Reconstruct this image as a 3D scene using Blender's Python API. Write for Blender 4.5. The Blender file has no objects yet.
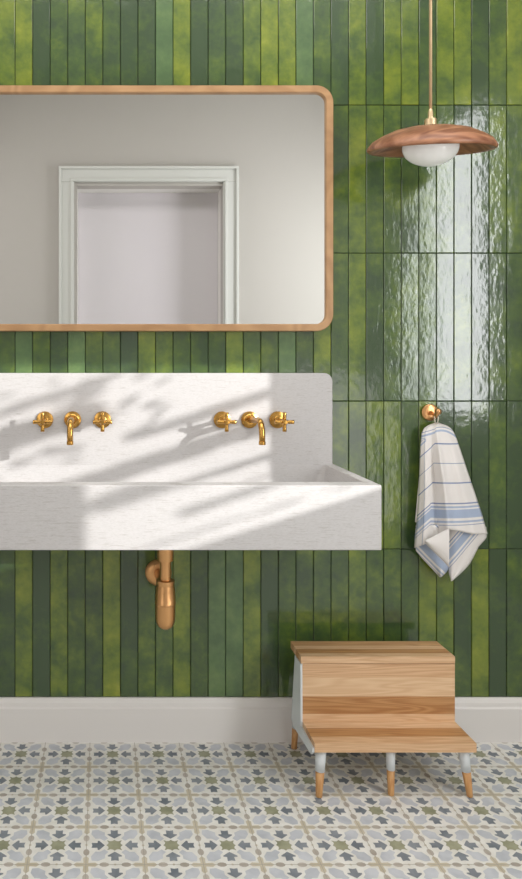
import bpy, bmesh, math, random
from mathutils import Vector, Matrix
random.seed(7)
PI = math.pi
col = bpy.context.scene.collection

# ------------------------------------------------------------------ helpers
F = 730.0; DW = 2.466; CZ = 1.277          # focal length in px, camera distance to tile face, camera height
def X_(px, y): return (px - 103.0) * (DW + y) / F
def Z_(py, y): return CZ - (py - 362.0) * (DW + y) / F

def lin(c):
    return tuple(((v/255)/12.92 if v/255 <= .04045 else ((v/255+.055)/1.055)**2.4) for v in c) + (1.0,)

def tag(o, label=None, cat=None, group=None, kind=None):
    if label: o['label'] = label
    if cat: o['category'] = cat
    if group: o['group'] = group
    if kind: o['kind'] = kind
    return o
def empty(name, loc, label, cat, group=None):
    o = bpy.data.objects.new(name, None); o.empty_display_size = .05
    col.objects.link(o); o.location = loc
    return tag(o, label, cat, group)
def build(name, bm, mats, parent=None, smooth=None, bevel=None, seg=2, world=True):
    """link a bmesh as one object; coordinates are world ones, moved into the parent's frame"""
    me = bpy.data.meshes.new(name)
    bmesh.ops.recalc_face_normals(bm, faces=bm.faces) if bm.faces and not getattr(build, 'keep', False) else None
    bm.to_mesh(me); bm.free()
    for m in (mats if isinstance(mats, (list, tuple)) else [mats]): me.materials.append(m)
    o = bpy.data.objects.new(name, me); col.objects.link(o)
    if parent:
        base = parent
        off = Vector((0, 0, 0))
        while base: off += base.location; base = base.parent
        if world: me.transform(Matrix.Translation(-off))
        o.parent = parent
    if bevel:
        b = o.modifiers.new('bevel', 'BEVEL'); b.width = bevel; b.segments = seg; b.limit_method = 'ANGLE'; b.angle_limit = math.radians(40)
    if smooth:
        for p in me.polygons: p.use_smooth = True
        if smooth != True:
            me.set_sharp_from_angle(angle=math.radians(smooth))
    return o
def bx(bm, x0, x1, y0, y1, z0, z1, mi=0, skip=()):
    v = [bm.verts.new(p) for p in ((x0,y0,z0),(x1,y0,z0),(x1,y1,z0),(x0,y1,z0),(x0,y0,z1),(x1,y0,z1),(x1,y1,z1),(x0,y1,z1))]
    fs = []
    for k, f in enumerate(((0,3,2,1),(4,5,6,7),(0,1,5,4),(1,2,6,5),(2,3,7,6),(3,0,4,7))):
        if k in skip: continue
        q = bm.faces.new([v[i] for i in f]); q.material_index = mi; fs.append(q)
    return fs
def lathe(bm, prof, c=(0,0,0), axis='Z', n=40, close=True, mi=0):
    """prof: (radius, height) list; axis Z up, or Y towards the camera (-Y)"""
    c = Vector(c); rings = []
    for r, h in prof:
        ring = []
        if r < 1e-6:
            p = (0, 0, h) if axis == 'Z' else (0, -h, 0) if axis == 'Y' else (h, 0, 0)
            ring = [bm.verts.new(c + Vector(p))]
        else:
            for i in range(n):
                a = 2*PI*i/n; u, w = r*math.cos(a), r*math.sin(a)
                p = (u, w, h) if axis == 'Z' else (u, -h, w) if axis == 'Y' else (h, u, w)
                ring.append(bm.verts.new(c + Vector(p)))
        rings.append(ring)
    for a, b in zip(rings, rings[1:]):
        for i in range(n):
            j = (i+1) % n
            if len(a) == 1 and len(b) == 1: continue
            if len(a) == 1: f = bm.faces.new((a[0], b[i], b[j]))
            elif len(b) == 1: f = bm.faces.new((a[i], a[j], b[0]))
            else: f = bm.faces.new((a[i], a[j], b[j], b[i]))
            f.material_index = mi; f.smooth = True
    if close:
        for r in (rings[0], rings[-1]):
            if len(r) > 2: bm.faces.new(r).material_index = mi
def tube(bm, pts, rad, n=16, caps=True):
    pts = [Vector(p) for p in pts]; rs = rad if isinstance(rad, (list, tuple)) else [rad]*len(pts)
    t0 = (pts[1]-pts[0]).normalized()
    up = Vector((0,0,1)) if abs(t0.z) < .9 else Vector((0,1,0))
    nrm = t0.cross(up).normalized(); prev = t0; rings = []
    for i, p in enumerate(pts):
        t = (pts[min(i+1, len(pts)-1)] - pts[max(i-1, 0)]).normalized()
        nrm = (prev.rotation_difference(t) @ nrm).normalized(); prev = t
        b = t.cross(nrm)
        rings.append([bm.verts.new(p + rs[i]*(math.cos(2*PI*k/n)*nrm + math.sin(2*PI*k/n)*b)) for k in range(n)])
    for a, b in zip(rings, rings[1:]):
        for k in range(n): bm.faces.new((a[k], a[(k+1)%n], b[(k+1)%n], b[k])).smooth = True
    if caps:
        bm.faces.new(rings[0]); bm.faces.new(rings[-1])
def rrect(x0, x1, z0, z1, rs, n=10):
    """rounded rectangle in XZ; rs = radii bottom-left, bottom-right, top-right, top-left"""
    pts = []
    for (cx, cz, a0), r in zip(((x0,z0,PI),(x1,z0,1.5*PI),(x1,z1,0),(x0,z1,.5*PI)), rs):
        if r <= 0: pts.append((cx, cz)); continue
        ox = cx + (r if cx == x0 else -r); oz = cz + (r if cz == z0 else -r)
        for k in range(n+1):
            a = a0 + .5*PI*k/n; pts.append((ox + r*math.cos(a), oz + r*math.sin(a)))
    return pts
def prism(bm, pts, y0, y1, mi=0, plane='XZ'):
    mk = (lambda p, t: (p[0], t, p[1])) if plane == 'XZ' else (lambda p, t: (t, p[0], p[1])) if plane == 'YZ' else (lambda p, t: (p[0], p[1], t))
    a = [bm.verts.new(mk(p, y0)) for p in pts]; b = [bm.verts.new(mk(p, y1)) for p in pts]
    bm.faces.new(a).material_index = mi; bm.faces.new(b[::-1]).material_index = mi
    n = len(pts)
    for i in range(n): bm.faces.new((a[i], b[i], b[(i+1)%n], a[(i+1)%n])).material_index = mi

# ------------------------------------------------------------------ materials
def mat(name):
    m = bpy.data.materials.new(name); m.use_nodes = True
    nt = m.node_tree; b = nt.nodes['Principled BSDF']
    return m, nt, b
def N(nt, t, **kw):
    n = nt.nodes.new(t)
    for k, v in kw.items():
        if k.startswith('i_'): n.inputs[k[2:].replace('_', ' ')].default_value = v
        else: setattr(n, k, v)
    return n
def plain(name, rgb, rough=.5, metal=0, bump=None):
    m, nt, b = mat(name)
    b.inputs['Base Color'].default_value = lin(rgb); b.inputs['Roughness'].default_value = rough; b.inputs['Metallic'].default_value = metal
    if bump:
        tc = N(nt, 'ShaderNodeTexCoord'); no = N(nt, 'ShaderNodeTexNoise'); no.inputs['Scale'].default_value = bump[0]
        bp = N(nt, 'ShaderNodeBump'); bp.inputs['Strength'].default_value = bump[1]; bp.inputs['Distance'].default_value = bump[2]
        nt.links.new(tc.outputs['Object'], no.inputs['Vector']); nt.links.new(no.outputs['Fac'], bp.inputs['Height']); nt.links.new(bp.outputs['Normal'], b.inputs['Normal'])
    return m
def math_(nt, op, a, b=None):
    n = N(nt, 'ShaderNodeMath', operation=op)
    for i, v in enumerate((a, b)):
        if v is None: continue
        if isinstance(v, (int, float)): n.inputs[i].default_value = v
        else: nt.links.new(v, n.inputs[i])
    return n.outputs[0]
def ramp(nt, fac, stops, interp='LINEAR'):
    r = N(nt, 'ShaderNodeValToRGB'); r.color_ramp.interpolation = interp
    while len(r.color_ramp.elements) < len(stops): r.color_ramp.elements.new(.5)
    for e, (p, c) in zip(r.color_ramp.elements, stops): e.position = p; e.color = c
    nt.links.new(fac, r.inputs[0]); return r.outputs[0]
def mixc(nt, fac, a, b, mode='MIX'):
    n = N(nt, 'ShaderNodeMix', data_type='RGBA', blend_type=mode)
    for s, v in ((0, fac), (6, a), (7, b)):
        if isinstance(v, (int, float, tuple)): n.inputs[s].default_value = v
        else: nt.links.new(v, n.inputs[s])
    return n.outputs[2]

def tile_material():
    m, nt, b = mat('green_glazed_tile')
    at = N(nt, 'ShaderNodeAttribute', attribute_name='tile'); sp = N(nt, 'ShaderNodeSeparateColor'); nt.links.new(at.outputs['Color'], sp.inputs[0])
    tc = N(nt, 'ShaderNodeTexCoord')
    off = N(nt, 'ShaderNodeCombineXYZ'); nt.links.new(math_(nt, 'MULTIPLY', sp.outputs[1], 37.0), off.inputs[0]); nt.links.new(math_(nt, 'MULTIPLY', sp.outputs[1], 53.0), off.inputs[2])
    ad = N(nt, 'ShaderNodeVectorMath', operation='ADD'); nt.links.new(tc.outputs['Object'], ad.inputs[0]); nt.links.new(off.outputs[0], ad.inputs[1])
    n1 = N(nt, 'ShaderNodeTexNoise'); n1.inputs['Scale'].default_value = 7; n1.inputs['Detail'].default_value = 5; n1.inputs['Roughness'].default_value = .62
    nt.links.new(ad.outputs[0], n1.inputs['Vector'])
    n2 = N(nt, 'ShaderNodeTexNoise'); n2.inputs['Scale'].default_value = 45; n2.inputs['Detail'].default_value = 6; nt.links.new(ad.outputs[0], n2.inputs['Vector'])
    f = math_(nt, 'ADD', sp.outputs[0], math_(nt, 'MULTIPLY', math_(nt, 'SUBTRACT', n1.outputs['Fac'], .5), 1.75))
    f = math_(nt, 'ADD', f, math_(nt, 'MULTIPLY', math_(nt, 'SUBTRACT', n2.outputs['Fac'], .5), .35))
    c = ramp(nt, f, [(0.0, lin((60,80,52))), (.25, lin((74,96,50))), (.5, lin((100,119,48))), (.75, lin((124,138,50))), (1.0, lin((150,158,60)))])
    teal = ramp(nt, f, [(0, lin((86,114,74))), (1, lin((118,146,98)))])
    c = mixc(nt, sp.outputs[2], c, teal)
    c = mixc(nt, .0, c, (0,0,0,1))
    nt.links.new(c, b.inputs['Base Color'])
    b.inputs['Roughness'].default_value = .13; b.inputs['IOR'].default_value = 1.55
    b.inputs['Coat Weight'].default_value = .4; b.inputs['Coat Roughness'].default_value = .06
    w1 = N(nt, 'ShaderNodeTexNoise'); w1.inputs['Scale'].default_value = 52; w1.inputs['Detail'].default_value = 2.5
    mp = N(nt, 'ShaderNodeMapping'); mp.inputs['Scale'].default_value = (1, 1, .6); nt.links.new(ad.outputs[0], mp.inputs[0]); nt.links.new(mp.outputs[0], w1.inputs['Vector'])
    w2 = N(nt, 'ShaderNodeTexNoise'); w2.inputs['Scale'].default_value = 14; nt.links.new(ad.outputs[0], w2.inputs['Vector'])
    h = math_(nt, 'ADD', w1.outputs['Fac'], math_(nt, 'MULTIPLY', w2.outputs['Fac'], 1.2))
    bp = N(nt, 'ShaderNodeBump'); bp.inputs['Strength'].default_value = 1; bp.inputs['Distance'].default_value = .00062; nt.links.new(h, bp.inputs['Height'])
    nt.links.new(bp.outputs[0], b.inputs['Normal']); nt.links.new(bp.outputs[0], b.inputs['Coat Normal'])
    return m
def stone_material():
    m, nt, b = mat('white_flecked_stone')
    tc = N(nt, 'ShaderNodeTexCoord'); mp = N(nt, 'ShaderNodeMapping'); mp.inputs['Scale'].default_value = (110, 240, 420); nt.links.new(tc.outputs['Object'], mp.inputs[0])
    n = N(nt, 'ShaderNodeTexNoise'); n.inputs['Scale'].default_value = 1; n.inputs['Detail'].default_value = 6; n.inputs['Roughness'].default_value = .7; nt.links.new(mp.outputs[0], n.inputs['Vector'])
    c = ramp(nt, n.outputs['Fac'], [(.26, lin((146,144,141))), (.36, lin((188,186,184))), (.6, lin((198,196,195)))])
    mp2 = N(nt, 'ShaderNodeMapping'); mp2.inputs['Scale'].default_value = (26, 26, 420); nt.links.new(tc.outputs['Object'], mp2.inputs[0])
    n2 = N(nt, 'ShaderNodeTexNoise'); n2.inputs['Scale'].default_value = 1; n2.inputs['Detail'].default_value = 4; nt.links.new(mp2.outputs[0], n2.inputs['Vector'])
    c2 = ramp(nt, n2.outputs['Fac'], [(.3, lin((215,211,205))), (.42, (1,1,1,1))])
    nt.links.new(mixc(nt, .6, c, c2, 'MULTIPLY'), b.inputs['Base Color'])
    b.inputs['Roughness'].default_value = .55
    bp = N(nt, 'ShaderNodeBump'); bp.inputs['Strength'].default_value = .3; bp.inputs['Distance'].default_value = .001; nt.links.new(n.outputs['Fac'], bp.inputs['Height']); nt.links.new(bp.outputs[0], b.inputs['Normal'])
    return m
def wood_material(name, use_attr, dark, light, scale=(2.5, 30, 30), rough=.45):
    m, nt, b = mat(name)
    tc = N(nt, 'ShaderNodeTexCoord')
    vec = tc.outputs['Object']
    if use_attr:
        at = N(nt, 'ShaderNodeAttribute', attribute_name='plank'); sp = N(nt, 'ShaderNodeSeparateColor'); nt.links.new(at.outputs['Color'], sp.inputs[0])
        cb = N(nt, 'ShaderNodeCombineXYZ'); nt.links.new(math_(nt, 'MULTIPLY', sp.outputs[1], 20.), cb.inputs[0]); nt.links.new(sp.outputs[1], cb.inputs[2])
        ad = N(nt, 'ShaderNodeVectorMath', operation='ADD'); nt.links.new(vec, ad.inputs[0]); nt.links.new(cb.outputs[0], ad.inputs[1]); vec = ad.outputs[0]
    mp = N(nt, 'ShaderNodeMapping'); mp.inputs['Scale'].default_value = scale; nt.links.new(vec, mp.inputs[0])
    n = N(nt, 'ShaderNodeTexNoise'); n.inputs['Scale'].default_value = 1; n.inputs['Detail'].default_value = 2; n.inputs['Distortion'].default_value = .4; nt.links.new(mp.outputs[0], n.inputs['Vector'])
    bands = math_(nt, 'SINE', math_(nt, 'MULTIPLY', n.outputs['Fac'], 60.0))
    mp2 = N(nt, 'ShaderNodeMapping'); mp2.inputs['Scale'].default_value = (scale[0]*4, scale[1]*14, scale[2]*14); nt.links.new(vec, mp2.inputs[0])
    n2 = N(nt, 'ShaderNodeTexNoise'); n2.inputs['Scale'].default_value = 1; n2.inputs['Detail'].default_value = 5; nt.links.new(mp2.outputs[0], n2.inputs['Vector'])
    f = math_(nt, 'ADD', math_(nt, 'MULTIPLY', bands, .22), math_(nt, 'ADD', math_(nt, 'MULTIPLY', n2.outputs['Fac'], .7), .12))
    c = mixc(nt, f, lin(dark), lin(light))
    if use_attr:
        c2 = mixc(nt, f, lin((160,108,62)), lin((206,160,108)))
        c = mixc(nt, sp.outputs[0], c2, c)
        c3 = mixc(nt, sp.outputs[2], c, lin((222,198,158)))
        c = c3
    nt.links.new(c, b.inputs['Base Color']); b.inputs['Roughness'].default_value = rough
    bp = N(nt, 'ShaderNodeBump'); bp.inputs['Strength'].default_value = .15; bp.inputs['Distance'].default_value = .001; nt.links.new(f, bp.inputs['Height']); nt.links.new(bp.outputs[0], b.inputs['Normal'])
    return m
def brass(name, rgb, rough):
    m, nt, b = mat(name)
    b.inputs['Metallic'].default_value = 1; b.inputs['Base Color'].default_value = lin(rgb)
    tc = N(nt, 'ShaderNodeTexCoord'); n = N(nt, 'ShaderNodeTexNoise'); n.inputs['Scale'].default_value = 60; nt.links.new(tc.outputs['Object'], n.inputs['Vector'])
    nt.links.new(math_(nt, 'ADD', math_(nt, 'MULTIPLY', n.outputs['Fac'], .12), rough-.06), b.inputs['Roughness'])
    return m
def towel_material():
    m, nt, b = mat('striped_linen')
    uv = N(nt, 'ShaderNodeUVMap', uv_map='UVMap'); sp = N(nt, 'ShaderNodeSeparateXYZ'); nt.links.new(uv.outputs[0], sp.inputs[0])
    W = lin((232,228,224)); B = lin((166,181,205)); D = lin((126,142,176))
    # v coordinate: 0..1 over 420..590 px of towel length
    def p(y): return (y-420)/170
    st = [(0, W)]
    for a, c_, w in ((427.5, D, 1.0), (430.5, B, 1.6), (443, D, 1.0), (462.6, D, 1.0), (482.4, D, 1.1), (502.6, D, 1.2), (506, B, 1.8), (509.5, B, 8.5), (520.5, B, 1.8), (524.5, D, 1.0)):
        st += [(p(a), c_), (p(a+w), W)]
    c = ramp(nt, sp.outputs[1], st, 'CONSTANT')
    c2 = ramp(nt, sp.outputs[0], [(0, (1,1,1,1)), (.10, B), (.113, (1,1,1,1)), (.98, (1,1,1,1))], 'CONSTANT')
    tc = N(nt, 'ShaderNodeTexCoord'); n = N(nt, 'ShaderNodeTexNoise'); n.inputs['Scale'].default_value = 500; nt.links.new(tc.outputs['Object'], n.inputs['Vector'])
    cc = mixc(nt, .8, c, c2, 'MULTIPLY')
    cc = mixc(nt, math_(nt, 'MULTIPLY', n.outputs['Fac'], .12), cc, lin((200,196,190)))
    nt.links.new(cc, b.inputs['Base Color']); b.inputs['Roughness'].default_value = .95
    bp = N(nt, 'ShaderNodeBump'); bp.inputs['Strength'].default_value = .4; bp.inputs['Distance'].default_value = .0008; nt.links.new(n.outputs['Fac'], bp.inputs['Height']); nt.links.new(bp.outputs[0], b.inputs['Normal'])
    return m
def mottled(name, a, b_, scale, rough=.5):
    m, nt, b = mat(name)
    tc = N(nt, 'ShaderNodeTexCoord'); n = N(nt, 'ShaderNodeTexNoise'); n.inputs['Scale'].default_value = scale; n.inputs['Detail'].default_value = 4
    nt.links.new(tc.outputs['Object'], n.inputs['Vector'])
    nt.links.new(ramp(nt, n.outputs['Fac'], [(.35, lin(a)), (.65, lin(b_))]), b.inputs['Base Color']); b.inputs['Roughness'].default_value = rough
    return m

M_tile = tile_material()
M_grout = plain('dark_green_grout', (30,44,22), .8)
M_stone = stone_material()
M_brass = brass('aged_brass', (204,158,84), .24)
M_copper = brass('brushed_copper_brass', (224,172,118), .3)
M_satin = brass('satin_brass', (228,204,164), .42)
M_rod = plain('satin_rod', (214,186,146), .4, .45)
M_oakframe = wood_material('pale_oak', False, (162,122,82), (194,154,110), (3, 3, 3))
M_oakfoot = wood_material('oak_foot', False, (184,130,76), (214,168,112), (30, 30, 3))
M_plank = wood_material('laminated_plank', True, (208,164,122), (240,208,170), (1.6, 26, 26))
M_walnut = wood_material('walnut', False, (106,58,34), (196,142,108), (2.2, 7, 7), .42)
M_white = plain('white_paint', (232,229,225), .45)
M_stoolwhite = plain('white_stool_paint', (222,228,230), .5)
M_wall = plain('wall_paint', (183,178,173), .7, bump=(80, .1, .001))
M_ceil = plain('ceiling_paint', (232,231,228), .8)
M_towel = towel_material()

# ------------------------------------------------------------------ tiled wall
XL, XR, YB, ZC = -1.4, 2.0, -2.65, 3.3
K0, PITCH = -.2973, .05932
rows = [(.145 + .5*k, .145 + .5*(k+1)) for k in range(-1, 7)]
D_, M0, Y_, T_ = .08, .45, .88, 'T'
vals = {
 4: {i-1: c for i, c in enumerate('YYDmMMmDDTYDmDYYYTMDYDYYDYYDMY')},
 3: {i+18: c for i, c in enumerate('MYMMMMMDDMM')},
 2: {**{i-1: c for i, c in enumerate('MTMmTMMmYMMMmYYMTDYM')}, **{i+19: c for i, c in enumerate('YDMMmmMDMM')}},
 1: {i+18: c for i, c in enumerate('MMYYMYDDDMD')},
 0: {i-1: c for i, c in enumerate('mYDYMMYDMMYmTTYDMMMMYMMmYYDYDM')},
}
bm = bmesh.new(); lay = bm.loops.layers.color.new('tile')
g = .0022
kmin = math.floor((XL-K0)/PITCH); kmax = math.ceil((XR-K0)/PITCH)
for ri, (z0, z1) in enumerate(rows):
    r = ri-1
    for k in range(kmin, kmax):
        x0 = max(K0+PITCH*k+g/2, XL); x1 = min(K0+PITCH*(k+1)-g/2, XR)
        za = max(z0+g/2, .0); zb = min(z1-g/2, ZC)
        if x1-x0 < .004 or zb <= za: continue
        ch = vals.get(r, {}).get(k)
        f = {'Y': .74, 'M': .52, 'm': .38, 'D': .22, 'T': .5}[ch] if ch else random.choice((.1,.25,.45,.5,.65,.85))
        f += random.uniform(-.07, .07); rnd = random.random(); te = .85 if ch == 'T' else random.choice((0, 0, .1, .25)) 
        tx = random.uniform(-.0005, .0005); tz = random.uniform(-.0007, .0007)
        bv = .0016; yb = .006
        o = [(x0,za),(x1,za),(x1,zb),(x0,zb)]; i_ = [(x0+bv,za+bv),(x1-bv,za+bv),(x1-bv,zb-bv),(x0+bv,zb-bv)]
        dy = [tx+tz, -tx+tz, -tx-tz, tx-tz]
        vb = [bm.verts.new((p[0], yb, p[1])) for p in o]
        vm = [bm.verts.new((p[0], .0012+d, p[1])) for p, d in zip(o, dy)]
        vf = [bm.verts.new((p[0], d*.9, p[1])) for p, d in zip(i_, dy)]
        fs = [bm.faces.new(vf)]
        for a, b in ((vb, vm), (vm, vf)):
            for q in range(4): fs.append(bm.faces.new((a[q], a[(q+1)%4], b[(q+1)%4], b[q])))
        for fc in fs:
            fc.material_index = 0
            for lp in fc.loops: lp[lay] = (f, rnd, te, 1)
bx(bm, XL-.1, XR+.12, .0045, .12, -.05, ZC, 1)
tag(build('wall_back', bm, [M_tile, M_grout]), kind='structure')

# rest of the shell
bm = bmesh.new(); bx(bm, XL-.1, XL, YB-.1, .0045, 0, ZC); tag(build('wall_left', bm, M_wall), kind='structure')
WY0, WY1, WZ0, WZ1 = -2.34, -1.285, .97, 2.68           # window opening in the right wall
bm = bmesh.new()
bx(bm, XR, XR+.12, YB-.1, WY0, 0, ZC); bx(bm, XR, XR+.12, WY1, .0045, 0, ZC)
bx(bm, XR, XR+.12, WY0, WY1, 0, WZ0); bx(bm, XR, XR+.12, WY0, WY1, WZ1, ZC)
tag(build('wall_right', bm, M_wall), kind='structure')
OX0, OX1, OZ = -.18, .831, 2.50                          # recessed doorway opposite the mirror
bm = bmesh.new()
bx(bm, XL-.1, OX0, YB-.1, YB, 0, ZC); bx(bm, OX1, XR+.12, YB-.1, YB, 0, ZC); bx(bm, OX0, OX1, YB-.1, YB, OZ, ZC)
tag(build('wall_front', bm, M_wall), kind='structure')
bm = bmesh.new()
bx(bm, OX0-.05, OX0, YB-.4, YB-.1, 0, OZ+.05); bx(bm, OX1, OX1+.05, YB-.4, YB-.1, 0, OZ+.05); bx(bm, OX0-.05, OX1+.05, YB-.4, YB-.1, OZ, OZ+.05)
tag(build('trim_1', bm, M_white), kind='structure')
bm = bmesh.new(); bx(bm, OX0, OX1, YB-.26, YB-.22, 0, OZ)
dr = tag(build('door_1', bm, plain('door_paint', (220,214,219), .5), bevel=.003), kind='structure')
bm = bmesh.new(); lathe(bm, [(0,.0),(.025,.0),(.025,.006),(.009,.01),(.009,.04),(.022,.045),(.026,.06),(.02,.072),(0,.075)], (OX0+.08, 0, 0), 'Y', 24)
kb = build('door_knob', bm, M_satin, dr); kb.rotation_euler = (0,0,PI); kb.location = (2*(OX0+.08)-0, YB-.22, 1.0)
bm = bmesh.new()                                         # casing, stepped
def casing(bm, x0, x1, z1, w, y0, y1):
    bx(bm, x0, x0+w, y0, y1, 0, z1-w); bx(bm, x1-w, x1, y0, y1, 0, z1-w); bx(bm, x0, x1, y0, y1, z1-w, z1)
casing(bm, OX0-.125, OX1+.105, OZ+.127, .105, YB, YB+.022)
casing(bm, OX0-.125, OX1+.105, OZ+.127, .018, YB+.022, YB+.036)
casing(bm, OX0-.045, OX1+.03, OZ+.045, .02, YB+.022, YB+.03)
tag(build('trim_2', bm, plain('casing_paint', (206,206,202), .5), bevel=.003), kind='structure')
bm = bmesh.new(); bx(bm, XL-.1, XR+.12, YB-.45, .12, ZC, ZC+.1); tag(build('ceiling', bm, M_ceil), kind='structure')

# baseboards
def baseboard(bm, L0, L1, at, axis, sgn):
    prof = [(0,0),(.018,0),(.018,.112),(.013,.118),(.012,.130),(.009,.138),(.006,.144),(0,.145)]
    pts = [(at + sgn*p[0], p[1]) for p in prof]
    prism(bm, pts, L0, L1, 0, 'YZ' if axis == 'X' else 'XZ')
bm = bmesh.new(); baseboard(bm, XL+.001, XR-.001, .001, 'X', -1); tag(build('baseboard_back', bm, M_white), kind='structure')
bm = bmesh.new(); baseboard(bm, YB+.001, -.02, XR, 'Y', -1); tag(build('baseboard_right', bm, M_white), kind='structure')
bm = bmesh.new(); baseboard(bm, YB+.001, -.02, XL, 'Y', 1); tag(build('baseboard_left', bm, M_white), kind='structure')

# ------------------------------------------------------------------ patterned cement floor
FT = .1493; FX, FY = -.0435, -.164
def P(*a): return [(a[i], a[i+1]) for i in range(0, len(a), 2)]
inl = []   # (polygon in tile units about the tile centre, material)
star = []
for q in range(4):
    a = q*PI/2
    for (u, v) in ((.112, -.035), (.145, 0), (.112, .035), (.106, .075), (.130, .122), (.122, .130), (.075, .106)):
        star.append((u*math.cos(a)-v*math.sin(a), u*math.sin(a)+v*math.cos(a)))
inl.append((star, 3))
def rot(pts, a): return [(x*math.cos(a)-y*math.sin(a), x*math.sin(a)+y*math.cos(a)) for x, y in pts]
arrow = P(.175,0, .275,.125, .300,.120, .305,.062, .41,.066, .395,0, .41,-.066, .305,-.062, .300,-.120, .275,-.125)
for q in range(4): inl.append((rot(arrow, q*PI/2), 2))
diag = P(.115,.185, .185,.115, .26,.175, .345,.175, .42,.30, .405,.405, .30,.42, .175,.345, .175,.26)
for q in range(4): inl.append((rot(diag if q % 2 == 0 else [(y, x) for x, y in diag], q*PI/2), 1 if q % 2 == 0 else 1))
oval = [(.185+.085*math.cos(t*PI/5), .5+.055*math.sin(t*PI/5)) for t in range(10)]
for sx in (1, -1):
    inl.append(([(sx*x, y) for x, y in oval], 4)); inl.append(([(y, sx*x) for x, y in oval], 4))
cross = []
for q in range(4):
    a = q*PI/2
    for (u, v) in ((.05,-.040), (.16,-.050), (.215,0), (.16,.050), (.05,.040)):
        cross.append((u*math.cos(a)-v*math.sin(a)+.5, u*math.sin(a)+v*math.cos(a)+.5))
inl.append((cross, 5))
dot = [(.5+.024*math.cos(t*PI/3), .024*math.sin(t*PI/3)) for t in range(6)]
inl.append((dot, 5)); inl.append(([(y, x) for x, y in dot], 5))
bm = bmesh.new(); bx(bm, XL-.1, XR+.12, YB-.4, .12, -.05, 0, 0)
i0, i1 = int((XL-FX)/FT)-1, int((XR-FX)/FT)+1
for i in range(i0, i1+1):
    for j in range(-1, 18):
        cx = FX + FT*(i+.5); cy = FY - FT*(j+.5)
        for pts, mi in inl:
            w = [(cx + p[0]*FT + 0, cy + p[1]*FT) for p in pts]
            if max(p[0] for p in w) > XR or min(p[0] for p in w) < XL or max(p[1] for p in w) > 0 or min(p[1] for p in w) < YB: continue
            jx, jy = random.uniform(-.0008,.0008), random.uniform(-.0008,.0008)
            f = bm.faces.new([bm.verts.new((p[0]+jx, p[1]+jy, .0004 if mi != 5 else .00055)) for p in w]); f.material_index = mi
        # grout lines
    x = FX + FT*i
    if XL < x < XR:
        f = bm.faces.new([bm.verts.new(p) for p in ((x-.0008,YB,.0008),(x+.0008,YB,.0008),(x+.0008,0,.0008),(x-.0008,0,.0008))]); f.material_index = 6
for j in range(-1, 18):
    y = FY - FT*j
    if YB < y < 0:
        f = bm.faces.new([bm.verts.new(p) for p in ((XL,y-.0008,.0008),(XR,y-.0008,.0008),(XR,y+.0008,.0008),(XL,y+.0008,.0008))]); f.material_index = 6
for f in bm.faces:
    f.normal_update()
    if len(f.verts) != 4 and f.normal.z < 0: f.normal_flip()
tag(build('floor', bm, [mottled('floor_cream', (226,224,216), (238,237,231), 30), mottled('floor_paleblue', (188,192,198), (208,211,216), 18),
    mottled('floor_slate', (112,120,128), (146,152,158), 14), mottled('floor_olive', (142,144,118), (168,168,142), 25),
    mottled('floor_taupe', (170,162,150), (196,188,178), 16), mottled('floor_beige', (196,186,162), (212,204,184), 25), plain('floor_grout', (176,170,158), .8)]), kind='structure')

# ------------------------------------------------------------------ wall-hung basin
sx0, sx1 = -.43, .773
SZ0, SZ1, SYF, SYP = .755, .935, -.443, -.03
sink = empty('wall_basin', (.2, 0, SZ0), 'wide white flecked stone wall-hung trough basin with tall backsplash under the mirror', 'basin')
bm = bmesh.new()
prism(bm, rrect(-.424, .766, SZ1-.02, 1.24, (0, 0, .028, .028)), SYP, -.0008)
build('backsplash', bm, M_stone, sink, bevel=.002)
def basin_mesh():
    bm = bmesh.new()
    ix0, ix1, iy0, iy1 = sx0+.03, sx1-.03, SYF+.06, SYP-.0      # inner opening
    def ring(x0, x1, y0, y1, z, r, n=6):
        pts = rrect(x0, x1, y0, y1, (r, r, r, r), n); return [bm.verts.new((p[0], p[1], z)) for p in pts]
    rb = ring(sx0, sx1, SYF, -.0008, SZ0, .004); rt = ring(sx0, sx1, SYF, -.0008, SZ1, .004)
    it = ring(ix0, ix1, iy0, iy1, SZ1, .008); im = ring(ix0+.012, ix1-.012, iy0+.01, iy1-.003, SZ1-.06, .03); ib = ring(ix0+.07, ix1-.09, iy0+.04, iy1-.03, SZ1-.115, .04)
    n = len(rb)
    for a, b in ((rb, rt), (rt, it), (it, im), (im, ib)):
        for i in range(n):
            bm.faces.new((a[i], a[(i+1)%n], b[(i+1)%n], b[i]))
    bm.faces.new(rb[::-1]); bm.faces.new(ib)
    bmesh.ops.recalc_face_normals(bm, faces=bm.faces)
    return bm
build('trough', basin_mesh(), M_stone, sink, bevel=.004, seg=3, smooth=35)
bm = bmesh.new(); lathe(bm, [(0,0),(.03,0),(.032,.002),(.026,.004),(.02,.0025),(0,.0025)], (.19, -.235, SZ1-.1148), 'Z', 32)
build('drain', bm, M_brass, sink)

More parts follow.
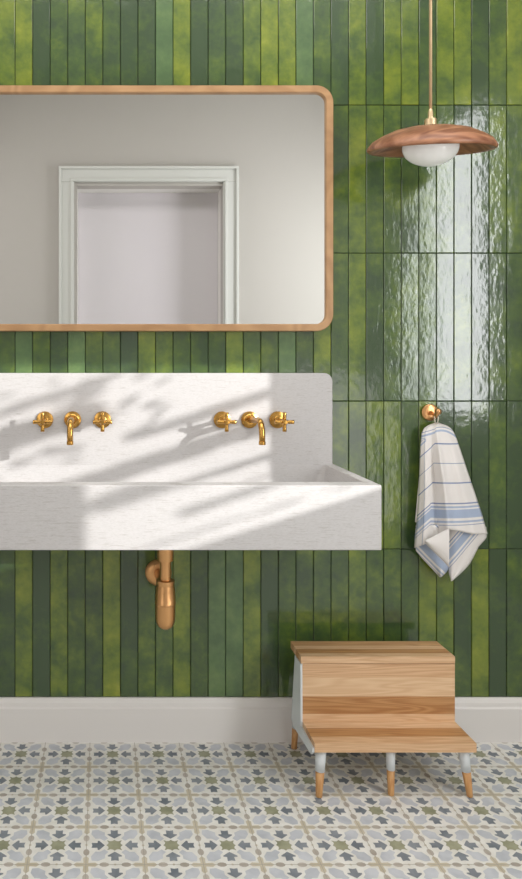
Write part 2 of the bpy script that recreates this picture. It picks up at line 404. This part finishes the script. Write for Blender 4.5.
# bottle trap
tr = empty('bottle_trap', (.19, -.22, .455), 'polished copper-brass bottle trap hanging under the stone basin', 'trap')
tx, ty = .192, -.22
bm = bmesh.new(); lathe(bm, [(.0175,.58),(.0175,.7545)], (tx,ty,0)); build('tailpiece', bm, M_copper, tr, smooth=40)
bm = bmesh.new(); lathe(bm, [(.018,.667),(.0245,.667),(.0255,.669),(.0255,.755)], (tx,ty,0)); build('collar', bm, M_copper, tr, smooth=30)
bm = bmesh.new(); lathe(bm, [(0,.455),(.012,.457),(.022,.464),(.028,.475),(.0305,.49),(.031,.532),(.0325,.534),(.0325,.54),(.0315,.542),(.030,.575),(.0275,.592),(.0285,.594),(.0285,.606),(.024,.608),(.018,.608)], (tx,ty,0)); build('trap_body', bm, M_copper, tr, smooth=30)
bm = bmesh.new(); tube(bm, [(tx,ty+.0,.572),(tx-.002,-.1,.570),(.187,-.001,.567)], .0165); build('waste_pipe', bm, M_copper, tr)
bm = bmesh.new(); lathe(bm, [(.0,.001),(.044,.001),(.045,.004),(.043,.009),(.03,.016),(.0175,.018),(0,.018)], (.187,0,.567), 'Y', 40); build('wall_flange', bm, M_copper, tr, smooth=40)

# ------------------------------------------------------------------ taps
ZT = 1.0845
def handle(px, rz, label):
    X = X_(px, SYP)
    t = empty('cross_tap', (X, SYP, ZT), label, 'tap handle', 'cross-head tap handles on the backsplash')
    bm = bmesh.new(); lathe(bm, [(0,.0003),(.0275,.0003),(.0285,.003),(.0275,.007),(.020,.010),(.014,.011),(.011,.014),(.011,.018),(.013,.020),(.013,.024),(.009,.026),(0,.026)], (X,SYP,ZT), 'Y', 40)
    build('rose', bm, M_brass, t, smooth=35)
    bm = bmesh.new(); lathe(bm, [(.0075,.02),(.0065,.05),(.0085,.06),(.0095,.085),(.0095,.102),(.007,.107),(0,.108)], (X,SYP,ZT), 'Y', 24); build('stem', bm, M_brass, t, smooth=35)
    bm = bmesh.new(); yy = SYP-.094
    for a in (0, PI/2):
        d = Vector((math.cos(a+rz), 0, math.sin(a+rz))); L = .031
        tube(bm, [Vector((X,yy,ZT)) + d*s for s in (-L, -L+.001, -.022, -.008, .008, .022, L-.001, L)], [.0055,.0068,.0062,.0058,.0058,.0062,.0068,.0055], 14)
    build('cross_head', bm, M_brass, t)
def spout(px, label):
    X = X_(px, SYP)
    t = empty('tap_spout', (X, SYP, ZT), label, 'tap spout', 'curved wall spouts above the trough')
    bm = bmesh.new(); lathe(bm, [(0,.0003),(.0275,.0003),(.0285,.003),(.0275,.007),(.021,.009),(.017,.011),(.014,.016),(0,.016)], (X,SYP,ZT), 'Y', 40); build('rose', bm, M_brass, t, smooth=35)
    pts = [(X,SYP-.01,ZT),(X,SYP-.05,ZT+.003),(X,SYP-.1,ZT+.007),(X,SYP-.14,ZT+.009)]
    cy, cz, R = SYP-.155, ZT+.009-.042, .042
    for k in range(0, 10):
        a = PI/2 + (PI/2)*k/9
        pts.append((X, cy + R*math.cos(a), cz + R*math.sin(a)))
    pts.append((X, cy-R, cz-.022))
    bm = bmesh.new(); tube(bm, pts, [.0095]*(len(pts)-1)+[.0095], 20); build('curved_pipe', bm, M_brass, t)
    bm = bmesh.new(); lathe(bm, [(.007,-.0285),(.0102,-.0285),(.0106,-.026),(.0106,-.019),(.0095,-.018)], (X, cy-R, cz), 'Z', 24); build('aerator', bm, M_brass, t, smooth=35)
handle(44.9, 0, 'brass cross-head tap handle at the far left of the backsplash')
spout(72.7, 'curved brass wall spout between the two left-hand tap handles')
handle(102.5, 0, 'brass cross-head tap handle just right of the left spout')
handle(221.9, 0, 'brass cross-head tap handle just left of the right spout')
spout(249.3, 'curved brass wall spout between the two right-hand tap handles')
handle(277.5, 0, 'brass cross-head tap handle at the right, nearest the backsplash edge')

# ------------------------------------------------------------------ mirror
mi_ = empty('mirror', (.2, 0, 1.38), 'wide mirror with slim pale oak frame and rounded corners above the basin', 'mirror')
mx0, mx1, mz0, mz1 = -.43, .766, 1.38, 2.197
def frame_mesh():
    bm = bmesh.new(); w = .0235
    def ring(ins, y, r): return [bm.verts.new((p[0], y, p[1])) for p in rrect(mx0+ins, mx1-ins, mz0+ins, mz1-ins, (r,)*4, 12)]
    R = .056
    rs = [ring(0, -.0008, R), ring(0, -.038, R), ring(.002, -.040, R-.002), ring(w-.002, -.040, R-w+.002), ring(w, -.038, R-w), ring(w, -.0008, R-w)]
    n = len(rs[0])
    for a, b in zip(rs, rs[1:]+rs[:1]):
        for i in range(n): bm.faces.new((a[i], a[(i+1)%n], b[(i+1)%n], b[i]))
    return bm
build('frame', frame_mesh(), M_oakframe, mi_, smooth=35)
m, nt, b = mat('silvered_glass'); b.inputs['Metallic'].default_value = 1; b.inputs['Roughness'].default_value = .0; b.inputs['Base Color'].default_value = (.86,.87,.86,1)
bm = bmesh.new(); prism(bm, rrect(mx0+.021, mx1-.021, mz0+.021, mz1-.021, (.035,)*4, 12), -.028, -.004); build('glass', bm, m, mi_)

# ------------------------------------------------------------------ pendant
LX, LY, LZ = X_(430.6, -.225), -.225, 1.942
pe = empty('pendant_lamp', (LX, LY, LZ), 'walnut dish pendant lamp with opal bulb hanging on a slim brass rod', 'lamp')
TILT = .165
def placed(name, bm, m, parent, local=True, tilt=True, **kw):
    o = build(name, bm, m, None, **kw); o.parent = parent
    if tilt: o.rotation_euler = (TILT, 0, 0)
    return o
bm = bmesh.new()
lathe(bm, [(0,.058),(.03,.058),(.07,.053),(.11,.044),(.145,.028),(.170,.013),(.181,-.001),(.1845,-.008),(.183,-.014),(.178,-.017),(.169,-.014),(.155,-.005),(.125,.01),(.09,.022),(.05,.03),(0,.032)], (0,0,0), 'Z', 96)
sh = placed('lamp_shade', bm, M_walnut, pe, smooth=True)
m, nt, b = mat('opal_glass'); b.inputs['Base Color'].default_value = lin((238,238,234)); b.inputs['Roughness'].default_value = .15; b.inputs['Subsurface Weight'].default_value = .3; b.inputs['Subsurface Radius'].default_value = (.03,.03,.03)
b.inputs['Emission Color'].default_value = (1,.99,.97,1); b.inputs['Emission Strength'].default_value = .12
bm = bmesh.new(); lathe(bm, [(.081*math.cos(a*PI/24) if abs(a) < 12 else 0, (.05 if a > 0 else .057)*math.sin(a*PI/24)) for a in range(-12, 13)], (0,0,-.006), 'Z', 64)
placed('bulb', bm, m, pe, smooth=True)
bm = bmesh.new(); lathe(bm, [(0,.05),(.0178,.05),(.0178,.078),(.016,.081),(.0075,.083),(.0075,.1),(.0062,.108),(.0045,.112)], (0,0,0), 'Z', 32); placed('cap', bm, M_satin, pe, tilt=False, smooth=30)
bm = bmesh.new(); lathe(bm, [(.0046,.1),(.0046,ZC-LZ-.02)], (0,0,0), 'Z', 16); placed('rod', bm, M_rod, pe, tilt=False)
bm = bmesh.new(); lathe(bm, [(0,ZC-LZ-.025),(.05,ZC-LZ-.025),(.055,ZC-LZ-.02),(.055,ZC-LZ-.0005),(0,ZC-LZ-.0005)], (0,0,0), 'Z', 32); placed('ceiling_rose', bm, M_satin, pe, tilt=False, smooth=30)

# ------------------------------------------------------------------ towel hook and towel
HX, HZ = X_(429.3, 0), Z_(412.3, 0)
hk = empty('towel_hook', (HX, 0, HZ), 'small round brass peg hook holding up the striped hand towel', 'hook')
bm = bmesh.new(); lathe(bm, [(0,.0008),(.026,.0008),(.028,.003),(.028,.009),(.024,.012),(.012,.013),(0,.013)], (HX,0,HZ), 'Y', 40); build('rose', bm, M_copper, hk, smooth=35)
bm = bmesh.new(); tube(bm, [(HX,-.008,HZ),(HX,-.03,HZ-.004),(HX,-.048,HZ-.006),(HX,-.058,HZ-.002),(HX,-.064,HZ+.006)], [.0075,.006,.006,.007,.007], 16); build('peg', bm, M_copper, hk)
bm = bmesh.new(); lathe(bm, [(.0001,-.011),(.007,-.009),(.0105,-.004),(.011,0),(.0105,.004),(.007,.009),(.0001,.011)], (HX,-.065,HZ+.007), 'Y', 20); build('knob', bm, M_copper, hk)

def towel():
    bm = bmesh.new(); uvl = bm.loops.layers.uv.new('UVMap')
    def lerp(tab, t):
        for (a, x), (b, y) in zip(tab, tab[1:]):
            if t <= b: return x + (y-x)*(t-a)/(b-a)
        return tab[-1][1]
    def sheet(nu, nv, fn, vfn, ufn=None):
        g = [[fn(i/nu, j/nv) for i in range(nu+1)] for j in range(nv+1)]
        vs = [[bm.verts.new((X_(p[0], p[2]), p[2], Z_(p[1], p[2]))) for p in r] for r in g]
        for j in range(nv):
            for i in range(nu):
                f = bm.faces.new((vs[j][i], vs[j+1][i], vs[j+1][i+1], vs[j][i+1])); f.smooth = True
                for lp, (jj, ii) in zip(f.loops, ((j,i),(j+1,i),(j+1,i+1),(j,i+1))):
                    p = g[jj][ii]; lp[uvl].uv = ((ufn or (lambda u, v, p: .5))(ii/nu, jj/nv, p), (vfn(p[0], p[1])-420)/170)
    def bottom(u): return lerp([(0,548),(.12,545),(.28,540),(.46,529),(.6,531),(.8,534),(1,534)], u)
    def left(t): return lerp([(0,434),(.03,425),(.08,421.8),(.18,420.5),(.4,419.5),(.62,418.5),(.8,416.8),(1,414.3)], t)
    def right(t): return lerp([(0,440),(.03,449),(.07,453),(.13,456),(.25,460.5),(.37,465),(.6,473.5),(.8,481),(1,487.3)], t)
    def front(u, v):
        top = 422.5 + 1.5*abs(u-.45)
        y = top + (bottom(u)-top)*v
        x = left(v) + (right(v)-left(v))*(u**(1+.0*v))
        k = min(1, v*2.2)
        dep = -.048 - .022*math.sin(PI*min(1,max(0,u)))*(.5+.5*k)
        dep -= k*(.020*math.exp(-((u-.47)/.055)**2) + .014*math.exp(-((u-.82)/.10)**2) - .020*math.exp(-((u-.30)/.06)**2) + .012*math.exp(-((u-.13)/.07)**2))
        dep += .022*(1-min(1,v*12))*1 + (.012 if u in (0,1) else 0)
        return (x, y, dep)
    def vf(x, y):
        a = (y-423)/120; fold = 436 + (428-436)*a
        if x < fold: return y + (x-fold)*1.0 + 2*0 if y > 440 else y - max(0, (438-x))*.3
        if y < 441:                     # lines follow the curved top edge
            return 424 + math.hypot((x-441)*.55, max(0, 440-y) - 17)*.0 + (y-423) - ((x-441)/11.)**2*3.5
        return y + .0018*(x-450)**2
    sheet(46, 50, front, vf, lambda u, v, p: u)
    # lower back layer, right: hangs to a point with turned stripes
    def cr(u, v):
        L = lerp([(0,449.5),(.6,448.6),(.85,449),(1,451.2)], v); R_ = lerp([(0,486),(.2,486.5),(.36,478.5),(.55,473.5),(.7,469),(.85,461),(1,451.6)], v)
        return (L+(R_-L)*u, 527 + 54*v, -.036 - .016*math.sin(PI*u) - .004*math.sin(u*9))
    sheet(16, 22, cr, lambda x, y: 513.5 + ((x-454)*25+(y-548.5)*21)/32.6*1.3)
    def cl(u, v):
        R_ = lerp([(0,449),(.5,449),(.8,449.5),(.9,446.5),(1,441)], v); L = lerp([(0,416),(.3,414.5),(.5,416),(.62,421),(.8,430),(1,440)], v)
        y0 = 525
        return (L+(R_-L)*u, y0 + 52*v, -.036 - .016*math.sin(PI*u) + .004*math.sin(u*8))
    sheet(16, 22, cl, lambda x, y: 513.5 + (-(x-433.5)+(y-556))*.707*1.3)
    # curled white inside fold on the left half
    def curl(u, v):
        a = lerp([(0,426),(.5,432),(1,449)], u); b0 = lerp([(0,540),(.3,536.5),(1,528)], u); b1 = lerp([(0,541),(.12,546),(.5,555),(.8,562),(1,568)], u)
        x = 425.5 + 23.7*u
        return (x, b0+(b1-b0)*v, -.083 - .010*math.sin(PI*v) - .012*u)
    sheet(14, 8, curl, lambda x, y: 535)
    # narrow back flap down the left side
    def flap(u, v):
        x0 = lerp([(0,424),(.15,421.5),(.6,418.5),(1,415)], v)
        return (x0 + 8*u, 428 + (94+u*3)*v, -.030 - .004*math.sin(PI*u))
    sheet(5, 24, flap, lambda x, y: 535, lambda u, v, p: .5)
    bmesh.ops.recalc_face_normals(bm, faces=bm.faces)
    return bm
tw = build('hand_towel', towel(), M_towel)
sd = tw.modifiers.new('thickness', 'SOLIDIFY'); sd.thickness = .0022; sd.offset = 0
tag(tw, 'white linen hand towel with blue stripes hanging from the brass hook', 'towel')
bm = bmesh.new()
tube(bm, [(HX+.004,-.05,HZ-.035),(HX+.006,-.054,HZ-.015),(HX+.003,-.052,HZ+.002),(HX-.004,-.050,HZ+.002),(HX-.003,-.046,HZ-.015),(HX,-.044,HZ-.035)], .002, 8)
lp_ = build('hanging_loop', bm, plain('loop_tape', (222,214,196), .9), tw)

# ------------------------------------------------------------------ step stool
st = empty('step_stool', (.85, -.2, 0), 'two-step stool of striped laminated wood with white legs on the tiled floor', 'stool')
SX0, SX1 = .613, 1.0882
def planks(bm, strips, fn):
    lay = bm.loops.layers.color.new('plank')
    for (a, b, tone, pale) in strips:
        rnd = random.random()
        for f in fn(bm, a, b):
            for lp in f.loops: lp[lay] = (tone, rnd, pale, 1)
bm = bmesh.new(); planks(bm, [(-.085,-.125,.55,.0),(-.125,-.150,.95,.15),(-.150,-.184,.02,0),(-.184,-.2095,.9,.3)], lambda bm, a, b: bx(bm, SX0-.001, SX1, b, a, .345, .3665))
build('upper_tread', bm, M_plank, st)
z = lambda py: CZ - (py-362)*2.257/F
bm = bmesh.new(); planks(bm, [(.343,z(677.5),.85,.0),(z(677.5),z(696.5),1,.55),(z(696.5),z(714),.0,0),(z(714),.1655,.95,.3)], lambda bm, a, b: bx(bm, SX0+.004, SX1, -.2085, -.191, b, a))
build('riser', bm, M_plank, st)
bm = bmesh.new(); planks(bm, [(-.193,-.250,1,.35),(-.250,-.300,.1,0),(-.300,-.340,.85,.2)], lambda bm, a, b: bx(bm, SX0+.004, SX1, b, a, .1395, .1655))
build('lower_tread', bm, M_plank, st)
for s, xo in ((0, SX0-.002), (1, SX1-.012)):
    bm = bmesh.new()
    poly = [(-.2075,.343),(-.14,.343),(-.096,.118),(-.13,.108),(-.32,.124),(-.336,.139),(-.336,.150),(-.2095,.150)] if s == 0 else [(-.189,.343),(-.14,.343),(-.096,.118),(-.13,.108),(-.32,.124),(-.332,.139),(-.189,.139)]
    prism(bm, poly, xo, xo+(.006 if s == 0 else .010), 0, 'YZ')
    build('side_panel', bm, M_stoolwhite, st)
def leg(x0, y0, z0, x1, y1, r0, r1, zs):
    """white tapered leg from the top (x0,y0,z0) to the foot (x1,y1), with its wooden sock below zs"""
    t = (z0-zs)/z0; xm, ym, rm = x0+(x1-x0)*t, y0+(y1-y0)*t, r0+(r1-r0)*t
    bm = bmesh.new(); tube(bm, [(x0,y0,z0),(xm,ym,zs)], [r0,rm], 24); o = build('leg', bm, M_stoolwhite, st)
    bm = bmesh.new(); tube(bm, [(xm,ym,zs),(x1,y1,.003),(x1,y1,.0009)], [rm*.985,r1,r1*.85], 24); build('foot', bm, M_oakfoot, o)['label'] = 'bare wood tip of the white leg'
leg(.643,-.312,.139, .634,-.323, .0165,.0095, .073)
leg(.851,-.305,.139, .849,-.314, .0140,.0090, .073)
leg(1.062,-.312,.139, 1.077,-.323, .0165,.0085, .073)
leg(.636,-.10,.30, .631,-.055, .0125,.0095, .075)
leg(1.066,-.10,.30, 1.075,-.055, .0125,.0095, .075)

# ------------------------------------------------------------------ window, outside foliage, light
wf = bpy.data.objects.new('window_1', None); col.objects.link(wf); wf.location = (XR+.06, (WY0+WY1)/2, WZ0); tag(wf, kind='structure')
bm = bmesh.new(); w = .03
for (a, b, c, d) in ((WY0,WY0+w,WZ0,WZ1),(WY1-.004,WY1,WZ0,WZ1),(WY0,WY1,WZ1-w,WZ1)): bx(bm, XR+.06, XR+.1, a, b, c, d)
build('window_frame', bm, M_white, wf)
m, nt, b = mat('window_glass'); nt.nodes.remove(b)
tr_ = N(nt, 'ShaderNodeBsdfTransparent'); gl = N(nt, 'ShaderNodeBsdfGlossy'); gl.inputs['Roughness'].default_value = .0; mx = N(nt, 'ShaderNodeMixShader'); mx.inputs[0].default_value = .05
nt.links.new(tr_.outputs[0], mx.inputs[1]); nt.links.new(gl.outputs[0], mx.inputs[2]); nt.links.new(mx.outputs[0], nt.nodes['Material Output'].inputs['Surface'])
bm = bmesh.new(); bx(bm, XR+.078, XR+.082, WY0+w, WY1-.004, WZ0, WZ1-w); build('window_pane', bm, m, wf)

# foliage of a clipped tree outside the window: tiers of leaves, with gaps between them
bm = bmesh.new(); GX = 2.45
def leaf(y, z, L, Wd, a, x=GX):
    z += .317*(x-2.6); y -= (x-2.6)/1.15      # keep tiers in line along the low sun
    ca, sa = math.cos(a), math.sin(a); pts = [(-L,0),(-L*.4,Wd),(L*.3,Wd*.9),(L,0),(L*.3,-Wd*.9),(-L*.4,-Wd)]
    tw_ = random.uniform(-.4,.4)
    bm.faces.new([bm.verts.new((x + tw_*(p[1]*ca), y + p[0]*ca - p[1]*sa, z + p[0]*sa + p[1]*ca)) for p in pts])
def tier(y0, y1, z0, z1, n, L=.05, Wd=.014, ang=.25):
    for _ in range(n): leaf(random.uniform(y0,y1), random.uniform(z0,z1), L*random.uniform(.6,1.2), Wd*random.uniform(.7,1.2), random.uniform(-ang,ang), GX+random.uniform(-.05,.25))
tier(-2.45, -1.60, 1.694, 1.741, 800, .05, .008, .05)
tier(-2.75, -2.2, 1.69, 1.735, 90, .05, .012, .1)
tier(-2.5, -1.7, 1.604, 1.622, 340, .05, .004, .03)
tier(-2.6, -1.6, 1.545, 1.552, 50, .05, .003, .03)
tier(-2.2, -1.5, 1.806, 1.836, 400, .04, .006, .05)
tier(-2.95, -2.3, 1.91, 1.98, 230, .05, .012, .15)
tier(-2.9, -2.25, 2.03, 2.05, 60, .05, .008, .15)
tier(-3.0, -2.1, 1.8, 2.1, 80, .035, .010, .3)
for _ in range(7000):                                   # dense crown, added to block the sun above the backsplash
    y = random.uniform(-3.6, -1.4); zl = 1.268 + .365*abs(y)
    z = zl + min(.9, abs(random.gauss(0, .35)))
    leaf(y, z + .02, .05, .025, random.uniform(-.5,.3) - .3, GX+random.uniform(0,.2))
fo = build('tree_foliage', bm, plain('leaf_green', (60,90,40), .6))
tag(fo, 'leafy tree tiers outside the side window', 'foliage', kind='stuff')

sun = bpy.data.lights.new('sun', 'SUN'); sun.energy = 4.6; sun.angle = .010; sun.color = (1,.975,.955)
so = bpy.data.objects.new('sun', sun); col.objects.link(so)
so.rotation_euler = Vector((-1.15, 1, -.365)).to_track_quat('-Z', 'Y').to_euler()
def area(name, loc, d, sx, sy, e, c=(1,1,1)):
    l = bpy.data.lights.new(name, 'AREA'); l.shape = 'RECTANGLE'; l.size = sx; l.size_y = sy; l.energy = e; l.color = c
    o = bpy.data.objects.new(name, l); col.objects.link(o); o.location = loc; o.rotation_euler = Vector(d).to_track_quat('-Z', 'Y').to_euler(); return o
area('window_skylight', (XR+.055, -1.735, 1.82), (-1,0,0), .55, 1.66, 32, (.97,.97,1))
area('window_skylight', (XR+.05, -2.17, 1.75), (-1,0,0), .30, 1.5, 9, (.93,1,.93))
bm = bmesh.new(); bx(bm, XR+.25, XR+.4, -4.2, .1, 0, 1.398); tag(build('sun_blocker_outside', bm, M_wall), kind='structure')  # unseen block added outside to cut the low sun across the basin front
area('ceiling_fill', (.3, -.98, ZC-.02), (0,0,-1), 2.6, .9, 27, (1,.965,.955))  # fill added overhead out of view, mainly to brighten the floor
area('low_fill', (1.35, YB+.03, .68), (-.25,1,-.05), 1.1, 1.0, 7.5, (1,.965,.965))
area('soft_fill', (XL+.03, -1.5, 1.5), (1,.15,-.1), 1.9, 2.6, 24, (1,.965,.965))

wd = bpy.data.worlds.new('world'); bpy.context.scene.world = wd; wd.use_nodes = True
wd.node_tree.nodes['Background'].inputs[0].default_value = (.85,.92,1,1); wd.node_tree.nodes['Background'].inputs[1].default_value = .8

# ------------------------------------------------------------------ camera
cam = bpy.data.cameras.new('camera'); cam.sensor_fit = 'AUTO'; cam.sensor_width = 36; cam.lens = F*36/879
cam.shift_x = (261-103)/879; cam.shift_y = -(439.5-362)/879; cam.clip_start = .02
co = bpy.data.objects.new('camera', cam); col.objects.link(co); co.location = (0, -DW, CZ); co.rotation_euler = (PI/2, 0, 0)
bpy.context.scene.camera = co
sc = bpy.context.scene; sc.view_settings.view_transform = 'Standard'; sc.view_settings.exposure = -.08
sc.cycles.max_bounces = 10; sc.cycles.sample_clamp_indirect = 6
